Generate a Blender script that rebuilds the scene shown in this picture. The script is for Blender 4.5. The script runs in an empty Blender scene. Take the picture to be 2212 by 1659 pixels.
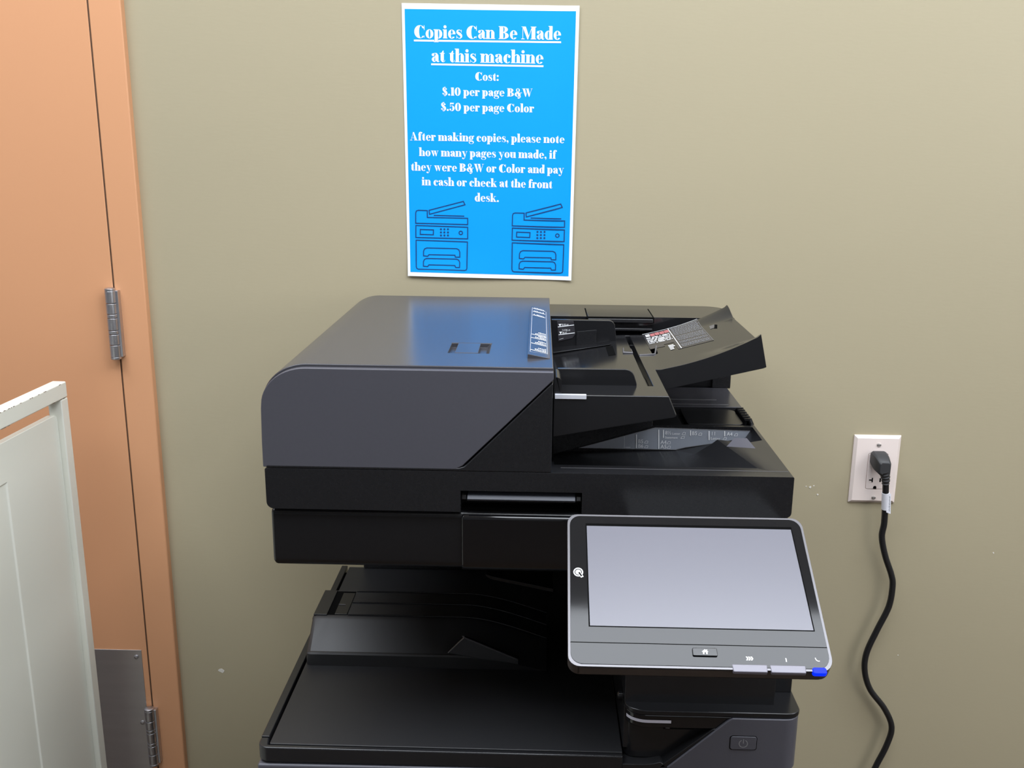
import bpy, bmesh, math, random
from mathutils import Vector, Matrix

random.seed(7)
S = bpy.context.scene
COL = S.collection

# ---------------------------------------------------------------- camera
def camera():
    pitch, yaw, roll = 0.24475, -0.02677, 0.00886
    f = Vector((math.sin(yaw) * math.cos(pitch), math.cos(yaw) * math.cos(pitch), -math.sin(pitch)))
    r = Vector((math.cos(yaw), -math.sin(yaw), 0))
    u = r.cross(f)
    r2 = r * math.cos(roll) + u * math.sin(roll)
    u2 = u * math.cos(roll) - r * math.sin(roll)
    cd = bpy.data.cameras.new('camera')
    cd.sensor_width = 36.0
    cd.lens = 36.0 * 2069.8 / 2212.0
    cd.clip_start = 0.02
    co = bpy.data.objects.new('camera', cd)
    COL.objects.link(co)
    m = Matrix.Identity(4)
    for i in range(3):
        m[i][0], m[i][1], m[i][2] = r2[i], u2[i], -f[i]
    m.translation = Vector((0, -1.6066, 1.45))
    co.matrix_world = m
    S.camera = co
camera()

# ---------------------------------------------------------------- world, lights, exposure
W = bpy.data.worlds.new('world'); S.world = W; W.use_nodes = True
W.node_tree.nodes['Background'].inputs[0].default_value = (0.75, 0.85, 1.0, 1)
W.node_tree.nodes['Background'].inputs[1].default_value = 0.6

def area(name, loc, size, power, color, rot=(0, 0, 0)):
    l = bpy.data.lights.new(name, 'AREA'); l.shape = 'RECTANGLE'
    l.size, l.size_y = size; l.energy = power; l.color = color
    o = bpy.data.objects.new(name, l); COL.objects.link(o)
    o.location = loc; o.rotation_euler = rot
    return o
ROOM_H = 2.72
COOL = (0.90, 0.955, 1.03)
area('ceiling_lamp', (0.50, -1.17, ROOM_H - 0.02), (1.25, 1.10), 48, COOL)
area('ceiling_lamp', (2.05, -0.95, ROOM_H - 0.02), (1.25, 0.90), 36, COOL)
area('ceiling_lamp', (-1.05, -0.95, ROOM_H - 0.02), (1.25, 0.90), 37, COOL)
area('ceiling_lamp', (0.50, -3.4, ROOM_H - 0.02), (1.25, 0.62), 8, COOL)
area('ceiling_lamp', (2.75, -3.4, ROOM_H - 0.02), (1.25, 0.62), 8, COOL)
area('window_daylight', (3.52, -3.0, 1.85), (1.3, 1.2), 34, (1.0, 0.98, 0.95), (math.radians(86), 0, math.radians(50)))

vs = S.view_settings
S.display_settings.display_device = 'sRGB'
vs.view_transform = 'Standard'; vs.look = 'None'; vs.gamma = 1.0
vs.exposure = 0.0; vs.use_curve_mapping = False

# ---------------------------------------------------------------- materials
def mat(name, col, rough=0.5, metal=0.0, spec=0.5, coat=0.0, coat_rough=0.05,
        bump=0.0, bscale=400.0, bdist=0.0002, stretch=None, vary=0.0, vscale=3.0, emit=None, estr=0.0):
    m = bpy.data.materials.new(name); m.use_nodes = True
    nt = m.node_tree; b = nt.nodes['Principled BSDF']
    b.inputs['Base Color'].default_value = (*col, 1)
    b.inputs['Roughness'].default_value = rough
    b.inputs['Metallic'].default_value = metal
    b.inputs['Specular IOR Level'].default_value = spec
    b.inputs['Coat Weight'].default_value = coat
    b.inputs['Coat Roughness'].default_value = coat_rough
    if emit:
        b.inputs['Emission Color'].default_value = (*emit, 1)
        b.inputs['Emission Strength'].default_value = estr
    tc = nt.nodes.new('ShaderNodeTexCoord')
    mp = nt.nodes.new('ShaderNodeMapping')
    nt.links.new(tc.outputs['Object'], mp.inputs['Vector'])
    if stretch: mp.inputs['Scale'].default_value = stretch
    if bump:
        n = nt.nodes.new('ShaderNodeTexNoise'); n.inputs['Scale'].default_value = bscale
        n.inputs['Detail'].default_value = 3
        nt.links.new(mp.outputs['Vector'], n.inputs['Vector'])
        bp = nt.nodes.new('ShaderNodeBump'); bp.inputs['Strength'].default_value = bump
        bp.inputs['Distance'].default_value = bdist
        nt.links.new(n.outputs['Fac'], bp.inputs['Height'])
        nt.links.new(bp.outputs['Normal'], b.inputs['Normal'])
    if vary:
        n2 = nt.nodes.new('ShaderNodeTexNoise'); n2.inputs['Scale'].default_value = vscale
        n2.inputs['Detail'].default_value = 5
        nt.links.new(mp.outputs['Vector'], n2.inputs['Vector'])
        mx = nt.nodes.new('ShaderNodeMix'); mx.data_type = 'RGBA'
        mx.inputs[6].default_value = (*[c * (1 - vary) for c in col], 1)
        mx.inputs[7].default_value = (*[min(1, c * (1 + vary)) for c in col], 1)
        nt.links.new(n2.outputs['Fac'], mx.inputs[0])
        nt.links.new(mx.outputs[2], b.inputs['Base Color'])
    return m

M = {}
M['wall'] = mat('olive_wall_paint', (0.425, 0.371, 0.250), 0.38, bump=0.10, bdist=0.001, bscale=60, stretch=(1, 1, 4), vary=0.02, vscale=1.5)
M['wall_plain'] = mat('pale_wall_paint', (0.30, 0.305, 0.32), 0.7, vary=0.02)
M['ceiling'] = mat('ceiling_tile', (0.82, 0.81, 0.80), 0.9, bump=0.2, bscale=90, vary=0.02)
M['floor'] = mat('brown_carpet', (0.065, 0.043, 0.028), 0.95, bump=0.6, bdist=0.002, bscale=300, vary=0.2, vscale=40)
M['door'] = mat('orange_tan_paint', (0.69, 0.345, 0.178), 0.40, bump=0.15, bdist=0.0006, bscale=120, vary=0.02, vscale=2)
M['gap'] = mat('brown_shadow_gap', (0.09, 0.045, 0.022), 0.8, bump=0.05)
M['dark'] = mat('dark_gap', (0.004, 0.004, 0.004), 0.9, spec=0.03, bump=0.05)
M['steel'] = mat('brushed_steel', (0.62, 0.60, 0.60), 0.48, metal=1.0, bump=0.12, bscale=250, stretch=(1, 1, 8), vary=0.08, vscale=9)
M['hinge'] = mat('satin_nickel', (0.58, 0.58, 0.61), 0.38, metal=1.0, bump=0.05, vary=0.1, vscale=60)
M['green'] = mat('pale_green_enamel', (0.80, 0.80, 0.71), 0.36, bump=0.12, bscale=150, vary=0.02, vscale=5)
M['chip'] = mat('worn_edge', (0.20, 0.16, 0.12), 0.7, vary=0.2)
M['plaster'] = mat('plaster_chip', (0.75, 0.72, 0.66), 0.8, vary=0.1, vscale=90)
M['black'] = mat('black_textured_plastic', (0.0135, 0.0136, 0.0150), 0.26, bump=0.14, bscale=1400, vary=0.1, vscale=200)
M['black_smooth'] = mat('black_smooth_plastic', (0.0105, 0.0106, 0.0118), 0.24, bump=0.05, bscale=900, vary=0.05)
M['black_satin'] = mat('black_satin_plastic', (0.0125, 0.0126, 0.0138), 0.14, bump=0.03, bscale=900, vary=0.05)
M['black_matte'] = mat('black_matte_plastic', (0.0150, 0.0152, 0.0168), 0.46, bump=0.3, bscale=1200, vary=0.08, vscale=300)
M['grey'] = mat('slate_grey_plastic', (0.078, 0.077, 0.092), 0.38, bump=0.16, bscale=1500, vary=0.05, vscale=300)
M['grey_top'] = mat('slate_grey_satin_plastic', (0.054, 0.053, 0.061), 0.25, bump=0.04, bscale=1500, vary=0.04, vscale=300)
M['gloss'] = mat('black_gloss_plastic', (0.006, 0.006, 0.007), 0.06, coat=0.3, bump=0.012, bdist=0.001, bscale=25, vary=0.1)
M['bezel'] = mat('black_gloss_bezel', (0.010, 0.010, 0.011), 0.07, spec=0.32, bump=0.03, bdist=0.001, bscale=22, vary=0.1)
M['trim_grey'] = mat('metallic_grey_trim', (0.16, 0.155, 0.165), 0.33, metal=0.4, bump=0.05, vary=0.05)
M['brown_edge'] = mat('dark_brown_grey_plastic', (0.06, 0.048, 0.043), 0.35, bump=0.05, vary=0.05)
M['screen'] = mat('grey_touch_screen', (0.150, 0.148, 0.175), 0.27, spec=0.5, vary=0.01, bump=0.01, bscale=8)
M['key'] = mat('silver_key', (0.20, 0.19, 0.23), 0.35, vary=0.03)
M['blue_key'] = mat('lit_blue_key', (0.0, 0.005, 0.25), 0.5, spec=0.2, emit=(0.0, 0.022, 1.0), estr=1.3, vary=0.02)
M['white_ink'] = mat('white_ink', (0.90, 0.91, 0.93), 0.5, vary=0.02)
M['grey_ink'] = mat('grey_ink', (0.20, 0.20, 0.205), 0.5, vary=0.05, vscale=900)
M['red_ink'] = mat('pinkish_red_ink', (0.62, 0.20, 0.20), 0.5, vary=0.15, vscale=900)
M['plate_label'] = mat('slate_label', (0.29, 0.315, 0.365), 0.40, vary=0.04)
M['guide_label'] = mat('charcoal_label', (0.035, 0.033, 0.038), 0.22, vary=0.04)
M['light_label'] = mat('pale_label_strip', (0.60, 0.61, 0.66), 0.4, vary=0.03)
M['paper'] = mat('white_paper', (0.90, 0.91, 0.93), 0.55, vary=0.01)
M['blue_print'] = mat('bright_blue_print', (0.0, 0.335, 0.93), 0.55, spec=0.25, vary=0.01)
M['navy'] = mat('navy_line_ink', (0.003, 0.055, 0.19), 0.5, vary=0.05)
M['text'] = mat('white_lettering', (0.90, 0.92, 0.93), 0.55, vary=0.01)
M['ivory'] = mat('ivory_plastic', (0.87, 0.755, 0.70), 0.32, vary=0.01)
M['ivory_screw'] = mat('ivory_painted_screw', (0.62, 0.56, 0.52), 0.3, metal=0.3, vary=0.05)
M['cord'] = mat('black_rubber', (0.014, 0.014, 0.015), 0.33, bump=0.05, vary=0.1)
M['plug'] = mat('charcoal_rubber', (0.035, 0.035, 0.037), 0.5, bump=0.1, bscale=900, vary=0.1)
M['tag'] = mat('white_tag', (0.80, 0.80, 0.86), 0.45, vary=0.02)
M['lilac'] = mat('lavender_grey_light_bar', (0.55, 0.53, 0.60), 0.25, vary=0.02)

# ---------------------------------------------------------------- mesh helpers
def world_loc(p):
    v = Vector((0, 0, 0))
    while p is not None:
        v += p.location; p = p.parent
    return v

def build(name, bm, m, parent=None, bevel=0.0, seg=2, smooth=35, label=None):
    bmesh.ops.remove_doubles(bm, verts=bm.verts, dist=1e-6)
    bmesh.ops.recalc_face_normals(bm, faces=bm.faces)
    me = bpy.data.meshes.new(name)
    off = world_loc(parent)
    if off.length > 0:
        bmesh.ops.translate(bm, verts=bm.verts, vec=-off)
    bm.to_mesh(me); bm.free()
    me.materials.append(M[m] if isinstance(m, str) else m)
    for p in me.polygons: p.use_smooth = True
    me.set_sharp_from_angle(angle=math.radians(smooth))
    o = bpy.data.objects.new(name, me); COL.objects.link(o)
    if parent is not None: o.parent = parent
    if bevel:
        b = o.modifiers.new('bevel', 'BEVEL'); b.width = bevel; b.segments = seg
        b.limit_method = 'ANGLE'; b.angle_limit = math.radians(40)
        b.harden_normals = True
    if label: o['label'] = label
    return o

def raw(name, verts, faces, m, parent=None, label=None):
    """flat inked shapes: keeps overlapping faces apart"""
    off = world_loc(parent)
    me = bpy.data.meshes.new(name)
    me.from_pydata([tuple(Vector(v) - off) for v in verts], [], faces)
    me.materials.append(M[m]); me.update()
    o = bpy.data.objects.new(name, me); COL.objects.link(o)
    if parent is not None: o.parent = parent
    if label: o['label'] = label
    return o

def empty(name, loc, label, cat, group=None):
    o = bpy.data.objects.new(name, None); COL.objects.link(o)
    o.empty_display_size = 0.05; o.location = loc
    o['label'] = label; o['category'] = cat
    if group: o['group'] = group
    return o

def box(bm, x0, x1, y0, y1, z0, z1):
    v = [bm.verts.new(p) for p in ((x0,y0,z0),(x1,y0,z0),(x1,y1,z0),(x0,y1,z0),(x0,y0,z1),(x1,y0,z1),(x1,y1,z1),(x0,y1,z1))]
    for f in ((0,3,2,1),(4,5,6,7),(0,1,5,4),(1,2,6,5),(2,3,7,6),(3,0,4,7)):
        bm.faces.new([v[i] for i in f])
    return bm

def B(*a):
    bm = bmesh.new(); box(bm, *a); return bm

def prism(bm, pts, axis, a, b):
    """extrude a 2-D outline: axis y takes (x,z), axis x takes (y,z), axis z takes (x,y)"""
    def P(p, t):
        return {'y': (p[0], t, p[1]), 'x': (t, p[0], p[1]), 'z': (p[0], p[1], t)}[axis]
    A = [bm.verts.new(P(p, a)) for p in pts]; C = [bm.verts.new(P(p, b)) for p in pts]
    n = len(pts)
    bm.faces.new(A); bm.faces.new(C[::-1])
    for i in range(n):
        bm.faces.new((A[i], C[i], C[(i+1) % n], A[(i+1) % n]))
    return bm

def PR(pts, axis, a, b):
    return prism(bmesh.new(), pts, axis, a, b)

def hull(pts):
    bm = bmesh.new()
    vs_ = [bm.verts.new(p) for p in pts]
    r = bmesh.ops.convex_hull(bm, input=vs_)
    bmesh.ops.delete(bm, geom=[g for g in r['geom_interior'] if isinstance(g, bmesh.types.BMVert)], context='VERTS')
    return bm

def arc(cx, cz, rx, rz, a0, a1, n=10):
    return [(cx + rx*math.cos(math.radians(a0+(a1-a0)*i/n)), cz + rz*math.sin(math.radians(a0+(a1-a0)*i/n))) for i in range(n+1)]

def rrect(x0, x1, z0, z1, r, n=6):
    if isinstance(r, (int, float)): r = (r,)*4      # BL, BR, TR, TL
    return (arc(x0+r[0], z0+r[0], r[0], r[0], 180, 270, n) + arc(x1-r[1], z0+r[1], r[1], r[1], 270, 360, n)
            + arc(x1-r[2], z1-r[2], r[2], r[2], 0, 90, n) + arc(x0+r[3], z1-r[3], r[3], r[3], 90, 180, n))

def tube(bm, pts, r, n=12, cap=True):
    """round tube through points; r may be a list"""
    pts = [Vector(p) for p in pts]
    rings = []; up = None
    for i, p in enumerate(pts):
        t = (pts[min(i+1, len(pts)-1)] - pts[max(i-1, 0)]).normalized()
        if up is None:
            up = t.orthogonal().normalized()
        up = (up - t*up.dot(t)).normalized(); s = t.cross(up)
        rr = r[i] if isinstance(r, (list, tuple)) else r
        rings.append([bm.verts.new(p + (up*math.cos(2*math.pi*k/n) + s*math.sin(2*math.pi*k/n))*rr) for k in range(n)])
    for a, b in zip(rings, rings[1:]):
        for k in range(n):
            bm.faces.new((a[k], a[(k+1) % n], b[(k+1) % n], b[k]))
    if cap:
        bm.faces.new(rings[0][::-1]); bm.faces.new(rings[-1])
    return bm

def smooth_path(P, k=8):
    P = [Vector(p) for p in P]; out = []
    for i in range(len(P)-1):
        a, b, c, d = P[max(i-1,0)], P[i], P[i+1], P[min(i+2, len(P)-1)]
        for j in range(k):
            t = j/k
            out.append(0.5*((2*b) + (c-a)*t + (2*a-5*b+4*c-d)*t*t + (3*b-a-3*c+d)*t**3))
    out.append(P[-1]); return out

def cut(o, bm):
    """carve a recess: boolean applied at once, the cutter is thrown away"""
    bmesh.ops.recalc_face_normals(bm, faces=bm.faces)
    bmesh.ops.translate(bm, verts=bm.verts, vec=-world_loc(o))
    me = bpy.data.meshes.new('cutter'); bm.to_mesh(me); bm.free()
    c = bpy.data.objects.new('cutter', me); COL.objects.link(c)
    bev = [(x.width, x.segments) for x in o.modifiers if x.type == 'BEVEL']
    o.modifiers.clear()
    b = o.modifiers.new('cut', 'BOOLEAN'); b.operation = 'DIFFERENCE'; b.object = c; b.solver = 'EXACT'
    c.parent = o.parent
    if o.parent is not None:
        c.location = o.location
    bpy.context.view_layer.update()
    dg = bpy.context.evaluated_depsgraph_get()
    new = bpy.data.meshes.new_from_object(o.evaluated_get(dg))
    o.modifiers.clear(); o.data = new; new.name = o.name
    bpy.data.objects.remove(c); bpy.data.meshes.remove(me)
    for p in new.polygons: p.use_smooth = True
    new.set_sharp_from_angle(angle=math.radians(35))
    for w, s in bev:
        x = o.modifiers.new('bevel', 'BEVEL'); x.width = w; x.segments = s
        x.limit_method = 'ANGLE'; x.angle_limit = math.radians(40); x.harden_normals = True

def structure(o):
    o['kind'] = 'structure'; return o

# sans lettering for the machine: flat 2-D polygons, cap height 1
def sans(body):
    cu = bpy.data.curves.new('t', 'FONT'); cu.body = body; cu.size = 1.0; cu.resolution_u = 3
    o = bpy.data.objects.new('t', cu); COL.objects.link(o)
    bpy.context.view_layer.update()
    dg = bpy.context.evaluated_depsgraph_get()
    me = bpy.data.meshes.new_from_object(o.evaluated_get(dg))
    v = [(p.co.x/0.70, p.co.y/0.70) for p in me.vertices]; f = [tuple(p.vertices) for p in me.polygons]
    bpy.data.objects.remove(o); bpy.data.curves.remove(cu); bpy.data.meshes.remove(me)
    return v, f

class Ink:
    """collects flat marks that are mapped onto a surface by fn(u, v)"""
    hold = False; weight = 1.0
    def __init__(s, fn): s.fn = fn; s.v = []; s.f = []; s.tag = []; s.n = 0
    def poly(s, pts):
        b = len(s.v); s.v += [s.fn(*p) for p in pts]; s.f.append(tuple(range(b, b+len(pts)))); s.tag += [s.n]*len(pts)
        if not s.hold: s.n += 1
    def rect(s, x0, y0, x1, y1): s.poly([(x0,y0),(x1,y0),(x1,y1),(x0,y1)])
    def strip(s, pts, w, closed=False):
        s.hold = True; n = len(pts); ws = w if isinstance(w, (list, tuple)) else [w]*n
        L, R = [], []
        for i in range(n):
            a = pts[(i-1) % n] if (closed or i > 0) else pts[i]
            c = pts[(i+1) % n] if (closed or i < n-1) else pts[i]
            p = pts[i]
            def d(p, q):
                l = math.hypot(q[0]-p[0], q[1]-p[1]) or 1e-9; return ((q[0]-p[0])/l, (q[1]-p[1])/l)
            d1 = d(a, p) if a != p else d(p, c); d2 = d(p, c) if c != p else d1
            nx, ny = -(d1[1]+d2[1]), d1[0]+d2[0]; l = math.hypot(nx, ny) or 1e-9
            nx /= l; ny /= l
            k = 1/max(0.45, nx*-d1[1] + ny*d1[0])
            h = ws[i]/2*k
            L.append((p[0]+nx*h, p[1]+ny*h)); R.append((p[0]-nx*h, p[1]-ny*h))
        for i in range(n if closed else n-1):
            j = (i+1) % n
            s.poly([L[i], L[j], R[j], R[i]])
        s.hold = False; s.n += 1
    def ring(s, cx, cy, rx, ry, tx, ty, a0=0, a1=360, dx=0.0, n=28):
        tx *= s.weight; pts = []
        for i in range(n+1):
            a = math.radians(a0+(a1-a0)*i/n); c, q = math.cos(a), math.sin(a)
            pts.append(((cx+rx*c, cy+ry*q), (cx+dx+(rx-tx)*c, cy+(ry-ty)*q)))
        s.hold = True
        for (a, b), (c, d) in zip(pts, pts[1:]): s.poly([a, c, d, b])
        s.hold = False; s.n += 1
    def dot(s, cx, cy, r, n=12): s.poly([(cx+r*math.cos(2*math.pi*i/n), cy+r*math.sin(2*math.pi*i/n)) for i in range(n)])
    def text(s, body, x, y, h, wscale=1.0):
        v, f = sans(body); b = len(s.v)
        s.v += [s.fn(x+p[0]*h*wscale, y+p[1]*h) for p in v]; s.f += [tuple(i+b for i in q) for q in f]
    def done(s, name, m, parent, label=None): return raw(name, s.v, s.f, m, parent, label)

# ---------------------------------------------------------------- a fat high-contrast serif alphabet
# every glyph is drawn from stems, hairlines and thick-sided bowls; em units, baseline 0
XH, CAP, ASC, DSC = 0.49, 0.70, 0.745, -0.215
TH, CT, HR = 0.182, 0.215, 0.036
class G:
    def run(s, ch):
        k = Ink(lambda u, v: (u, v)); k.weight = 1.14
        adv = getattr(s, NAMES[ch])(k)
        return k.v, k.f, adv, k.tag
    def stem(s, k, x, y0, y1, w=TH, bot=0.05, top=0.0):
        k.rect(x-w/2, y0, x+w/2, y1)
        if bot: k.rect(x-w/2-bot, y0, x+w/2+bot, y0+HR)
        if top: k.rect(x-w/2-top, y1-HR, x+w/2+top, y1)
    def flag(s, k, x, y1, w=TH):
        k.poly([(x-w/2-0.055, y1-HR), (x-w/2, y1-HR-0.01), (x-w/2, y1), (x-w/2-0.055, y1-0.004)])
    def st(s, k, pts, n=6):
        P = smooth_path([(p[0], p[1], p[2]) for p in pts], n)
        k.strip([(p[0], p[1]) for p in P], [max(0.012, p[2]) for p in P])
    def a(s, k):
        s.stem(k, .33, .06, .36, TH, 0)
        s.st(k, [(.33,.34,TH),(.31,.44,.09),(.23,.475,.03),(.13,.45,.03)])
        k.dot(.115, .39, .078)
        s.st(k, [(.30,.29,.03),(.19,.265,.06),(.115,.15,.15),(.15,.045,.09),(.22,.02,.03),(.29,.08,.02)])
        s.st(k, [(.34,.10,.14),(.385,.025,.07),(.44,.015,.03),(.47,.06,.02)])
        return .475
    def bowl(s, k, cx): k.ring(cx, .238, .215, .25, .15, .024)
    def c(s, k):
        k.ring(.25,.238,.215,.25,.135,.022, 40, 318, .035); k.dot(.365,.36,.074); return .455
    def d(s, k):
        s.bowl(k, .24); s.stem(k, .385, 0, ASC, TH, 0); k.rect(.385, 0, .50, HR); s.flag(k, .385, ASC); return .515
    def e(s, k):
        k.ring(.25,.238,.215,.25,.135,.022, 0, 322, .0); k.rect(.13,.235,.45,.262); return .475
    def f(s, k):
        s.stem(k, .165, 0, .60, TH, .05); k.rect(.02,.462,.33,.49)
        s.st(k, [(.165,.56,TH),(.185,.68,.11),(.26,.73,.04),(.33,.72,.025)]); k.dot(.335,.66,.07); return .345
    def g(s, k):
        k.ring(.225,.31,.195,.18,.13,.022); k.ring(.235,-.10,.215,.115,.06,.022)
        s.st(k, [(.10,.17,.02),(.07,.10,.05),(.12,.045,.10),(.25,.03,.11),(.37,.01,.10),(.43,-.06,.07),(.43,-.12,.05)])
        s.st(k, [(.36,.43,.02),(.41,.475,.03)]); k.dot(.445,.455,.052); return .475
    def h(s, k):
        s.stem(k, .14, 0, ASC, TH, .045); s.flag(k, .14, ASC); s.arch(k, .14, .425); return .555
    def arch(s, k, x0, x1):
        s.stem(k, x1, 0, .36, TH, .045)
        s.st(k, [(x0+.06,.34,.018),(x0+.115,.43,.03),(x1-.10,.472,.04),(x1-.035,.43,.11),(x1,.34,TH)])
    def i(s, k):
        s.stem(k, .145, 0, XH, TH, .045); s.flag(k, .145, XH); k.dot(.14,.635,.088); return .285
    def k_(s, k):
        s.stem(k, .14, 0, ASC, TH, .045); s.flag(k, .14, ASC)
        k.poly([(.235,.30),(.36,.30),(.53,.0),(.345,.0)]); k.rect(.31,0,.56,HR)
        k.strip([(.20,.19),(.42,.47)], .025); k.rect(.32,.464,.52,.49); return .56
    def l(s, k):
        s.stem(k, .145, 0, ASC, TH, .045); s.flag(k, .145, ASC); return .285
    def m(s, k):
        s.stem(k, .14, 0, XH, TH, .045); s.flag(k, .14, XH); s.arch(k, .14, .415); s.arch(k, .415, .69); return .825
    def n(s, k):
        s.stem(k, .14, 0, XH, TH, .045); s.flag(k, .14, XH); s.arch(k, .14, .425); return .555
    def o(s, k): k.ring(.25,.238,.225,.252,.145,.022); return .50
    def p(s, k):
        s.stem(k, .14, DSC, XH, TH, .045); s.flag(k, .14, XH); k.ring(.285,.238,.215,.252,.15,.022); return .525
    def r(s, k):
        s.stem(k, .14, 0, XH, TH, .05); s.flag(k, .14, XH)
        s.st(k, [(.19,.32,.018),(.25,.43,.03),(.31,.475,.03),(.36,.465,.03)]); k.dot(.355,.40,.074); return .43
    def s(s, k):
        s.st(k, [(.335,.40,.02),(.24,.472,.03),(.12,.44,.07),(.105,.35,.12),(.20,.27,.15),(.315,.18,.13),(.325,.075,.08),(.22,.005,.028),(.07,.09,.02)])
        k.rect(.325,.33,.348,.485); k.rect(.05,.0,.073,.16); return .41
    def t(s, k):
        s.stem(k, .165, .09, .49, TH, 0); k.rect(.02,.462,.31,.49)
        k.poly([(.088,.48),(.243,.48),(.243,.63),(.20,.62),(.15,.54)])
        s.st(k, [(.165,.12,TH),(.19,.035,.10),(.25,.012,.03),(.30,.04,.02),(.32,.12,.018)]); return .345
    def u(s, k):
        s.stem(k, .14, .13, XH, TH, 0); s.flag(k, .14, XH); s.stem(k, .415, 0, XH, TH, 0); s.flag(k, .415, XH); k.rect(.415,0,.55,HR)
        s.st(k, [(.14,.15,TH),(.165,.05,.10),(.24,.012,.035),(.32,.06,.025),(.36,.14,.018)]); return .555
    def w(s, k):
        for x in (.03, .26): k.poly([(x+.02,XH),(x+.185,XH),(x+.275,.10),(x+.235,0),(x+.205,0)])
        k.strip([(.25,.02),(.37,.36)], .024); k.strip([(.485,.02),(.63,.47)], .024)
        k.rect(0,.464,.26,.49); k.rect(.26,.464,.48,.49); k.rect(.55,.464,.70,.49); return .70
    def y(s, k):
        k.poly([(.05,XH),(.215,XH),(.335,.10),(.305,0),(.27,0)]); k.rect(0,.464,.26,.49); k.rect(.37,.464,.52,.49)
        s.st(k, [(.44,.48,.022),(.32,.08,.03),(.26,-.10,.035),(.18,-.19,.03),(.11,-.18,.025)]); k.dot(.11,-.125,.068); return .515
    def C(s, k):
        k.ring(.36,.35,.33,.362,.195,.024, 35, 318, .06); k.rect(.605,.44,.63,.71); k.strip([(.615,.14),(.60,.02)], .02)
        s.st(k, [(.55,.62,.03),(.615,.50,.022)]); return .675
    def A(s, k):
        k.poly([(.27,.715),(.36,.715),(.645,.0),(.43,.0)]); k.strip([(.30,.69),(.10,.01)], .026); k.rect(.16,.20,.50,.226)
        k.rect(.0,0,.21,HR); k.rect(.37,0,.70,HR); return .70
    def Bb(s, k):
        s.stem(k, .175, 0, CAP, CT, .055, .055)
        k.ring(.28,.53,.27,.17,.165,.024, -90, 90); k.ring(.30,.185,.30,.185,.18,.024, -90, 90)
        k.rect(.17,.676,.29,.70); k.rect(.17,.346,.31,.37); k.rect(.17,0,.31,.024); return .64
    def Mm(s, k):
        k.strip([(.115,0),(.115,.69)], .026); k.poly([(.09,.70),(.285,.70),(.47,.16),(.43,.0),(.385,.0)])
        k.strip([(.415,.03),(.66,.69)], .024); s.stem(k, .735, 0, CAP, CT, .055, .055)
        k.rect(.02,0,.215,HR); k.rect(.03,.674,.26,.70); return .895
    def Ww(s, k):
        for x in (.03, .335): k.poly([(x+.02,CAP),(x+.22,CAP),(x+.345,.14),(x+.30,-.01),(x+.26,-.01)])
        k.strip([(.32,.02),(.46,.50)], .024); k.strip([(.625,.02),(.83,.68)], .024)
        k.rect(0,.674,.31,.70); k.rect(.33,.674,.60,.70); k.rect(.73,.674,.91,.70); return .905
    def amp(s, k):
        k.ring(.31,.545,.165,.165,.085,.024); k.ring(.275,.185,.245,.20,.15,.024)
        s.st(k, [(.22,.46,.05),(.30,.33,.15),(.42,.15,.16),(.50,.0,.10),(.45,-.13,.04),(.36,-.17,.03)]); k.dot(.35,-.115,.062)
        s.st(k, [(.47,.08,.02),(.56,.26,.022),(.60,.34,.022)]); k.rect(.50,.33,.68,.354); return .665
    def dollar(s, k):
        s.st(k, [(.40,.58,.03),(.27,.69,.03),(.14,.64,.09),(.13,.51,.15),(.25,.38,.19),(.38,.26,.17),(.40,.12,.11),(.27,.01,.03),(.07,.14,.03)])
        k.dot(.375,.555,.062); k.dot(.105,.165,.062); k.rect(.215,-.07,.238,.77); k.rect(.29,-.07,.313,.77); return .505
    def one(s, k):
        s.stem(k, .185, 0, CAP, CT, .05); k.poly([(.03,.62),(.10,.645),(.10,.70),(.03,.66)]); k.rect(.03,.64,.14,.666); return .345
    def zero(s, k): k.ring(.28,.35,.255,.362,.165,.024); return .56
    def five(s, k):
        k.poly([(.09,.70),(.43,.70),(.40,.58),(.09,.58)]); k.rect(.085,.34,.11,.66)
        s.st(k, [(.10,.38,.02),(.20,.435,.03),(.33,.41,.09),(.385,.24,.18),(.33,.06,.10),(.20,.005,.03),(.08,.08,.02)]); k.dot(.11,.13,.078); return .50
    def dotp(s, k): k.dot(.12,.078,.086); return .235
    def colon(s, k): k.dot(.13,.078,.086); k.dot(.13,.41,.086); return .265
    def comma(s, k):
        k.dot(.12,.082,.084); s.st(k, [(.17,.09,.05),(.18,.0,.04),(.11,-.12,.018)]); return .24
    def space(s, k): return .20
NAMES = {c: c for c in 'acdefghilmnoprstuwyCA'}
NAMES.update({'k': 'k_', 'B': 'Bb', 'M': 'Mm', 'W': 'Ww', '&': 'amp', '$': 'dollar', '1': 'one', '0': 'zero', '5': 'five',
              '.': 'dotp', ':': 'colon', ',': 'comma', ' ': 'space'})
GL = G(); CACHE = {}
def glyph(ch):
    if ch not in CACHE: CACHE[ch] = GL.run(ch)
    return CACHE[ch]

# ================================================================ THE ROOM
X0, X1, Y0 = -2.6, 3.6, -4.8
structure(build('wall_back', B(X0, X1, 0, 0.12, 0, ROOM_H), 'wall'))
structure(build('wall_left', B(X0-0.12, X0, Y0, 0.12, 0, ROOM_H), 'wall_plain'))
wr = structure(build('wall_right', B(X1, X1+0.12, Y0, 0.12, 0, ROOM_H), 'wall_plain'))
cut(wr, B(X1-0.2, X1+0.3, -3.75, -2.25, 1.0, 2.5))
structure(build('wall_front', B(X0-0.12, X1+0.12, Y0-0.12, Y0, 0, ROOM_H), 'wall_plain'))
wn = structure(build('window_1', B(X1+0.06, X1+0.07, -3.75, -2.25, 1.0, 2.5),
     mat('window_glass', (0.8, 0.85, 0.9), 0.02, spec=0.5, vary=0.01)))
wn.data.materials[0].node_tree.nodes['Principled BSDF'].inputs['Transmission Weight'].default_value = 1.0
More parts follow.
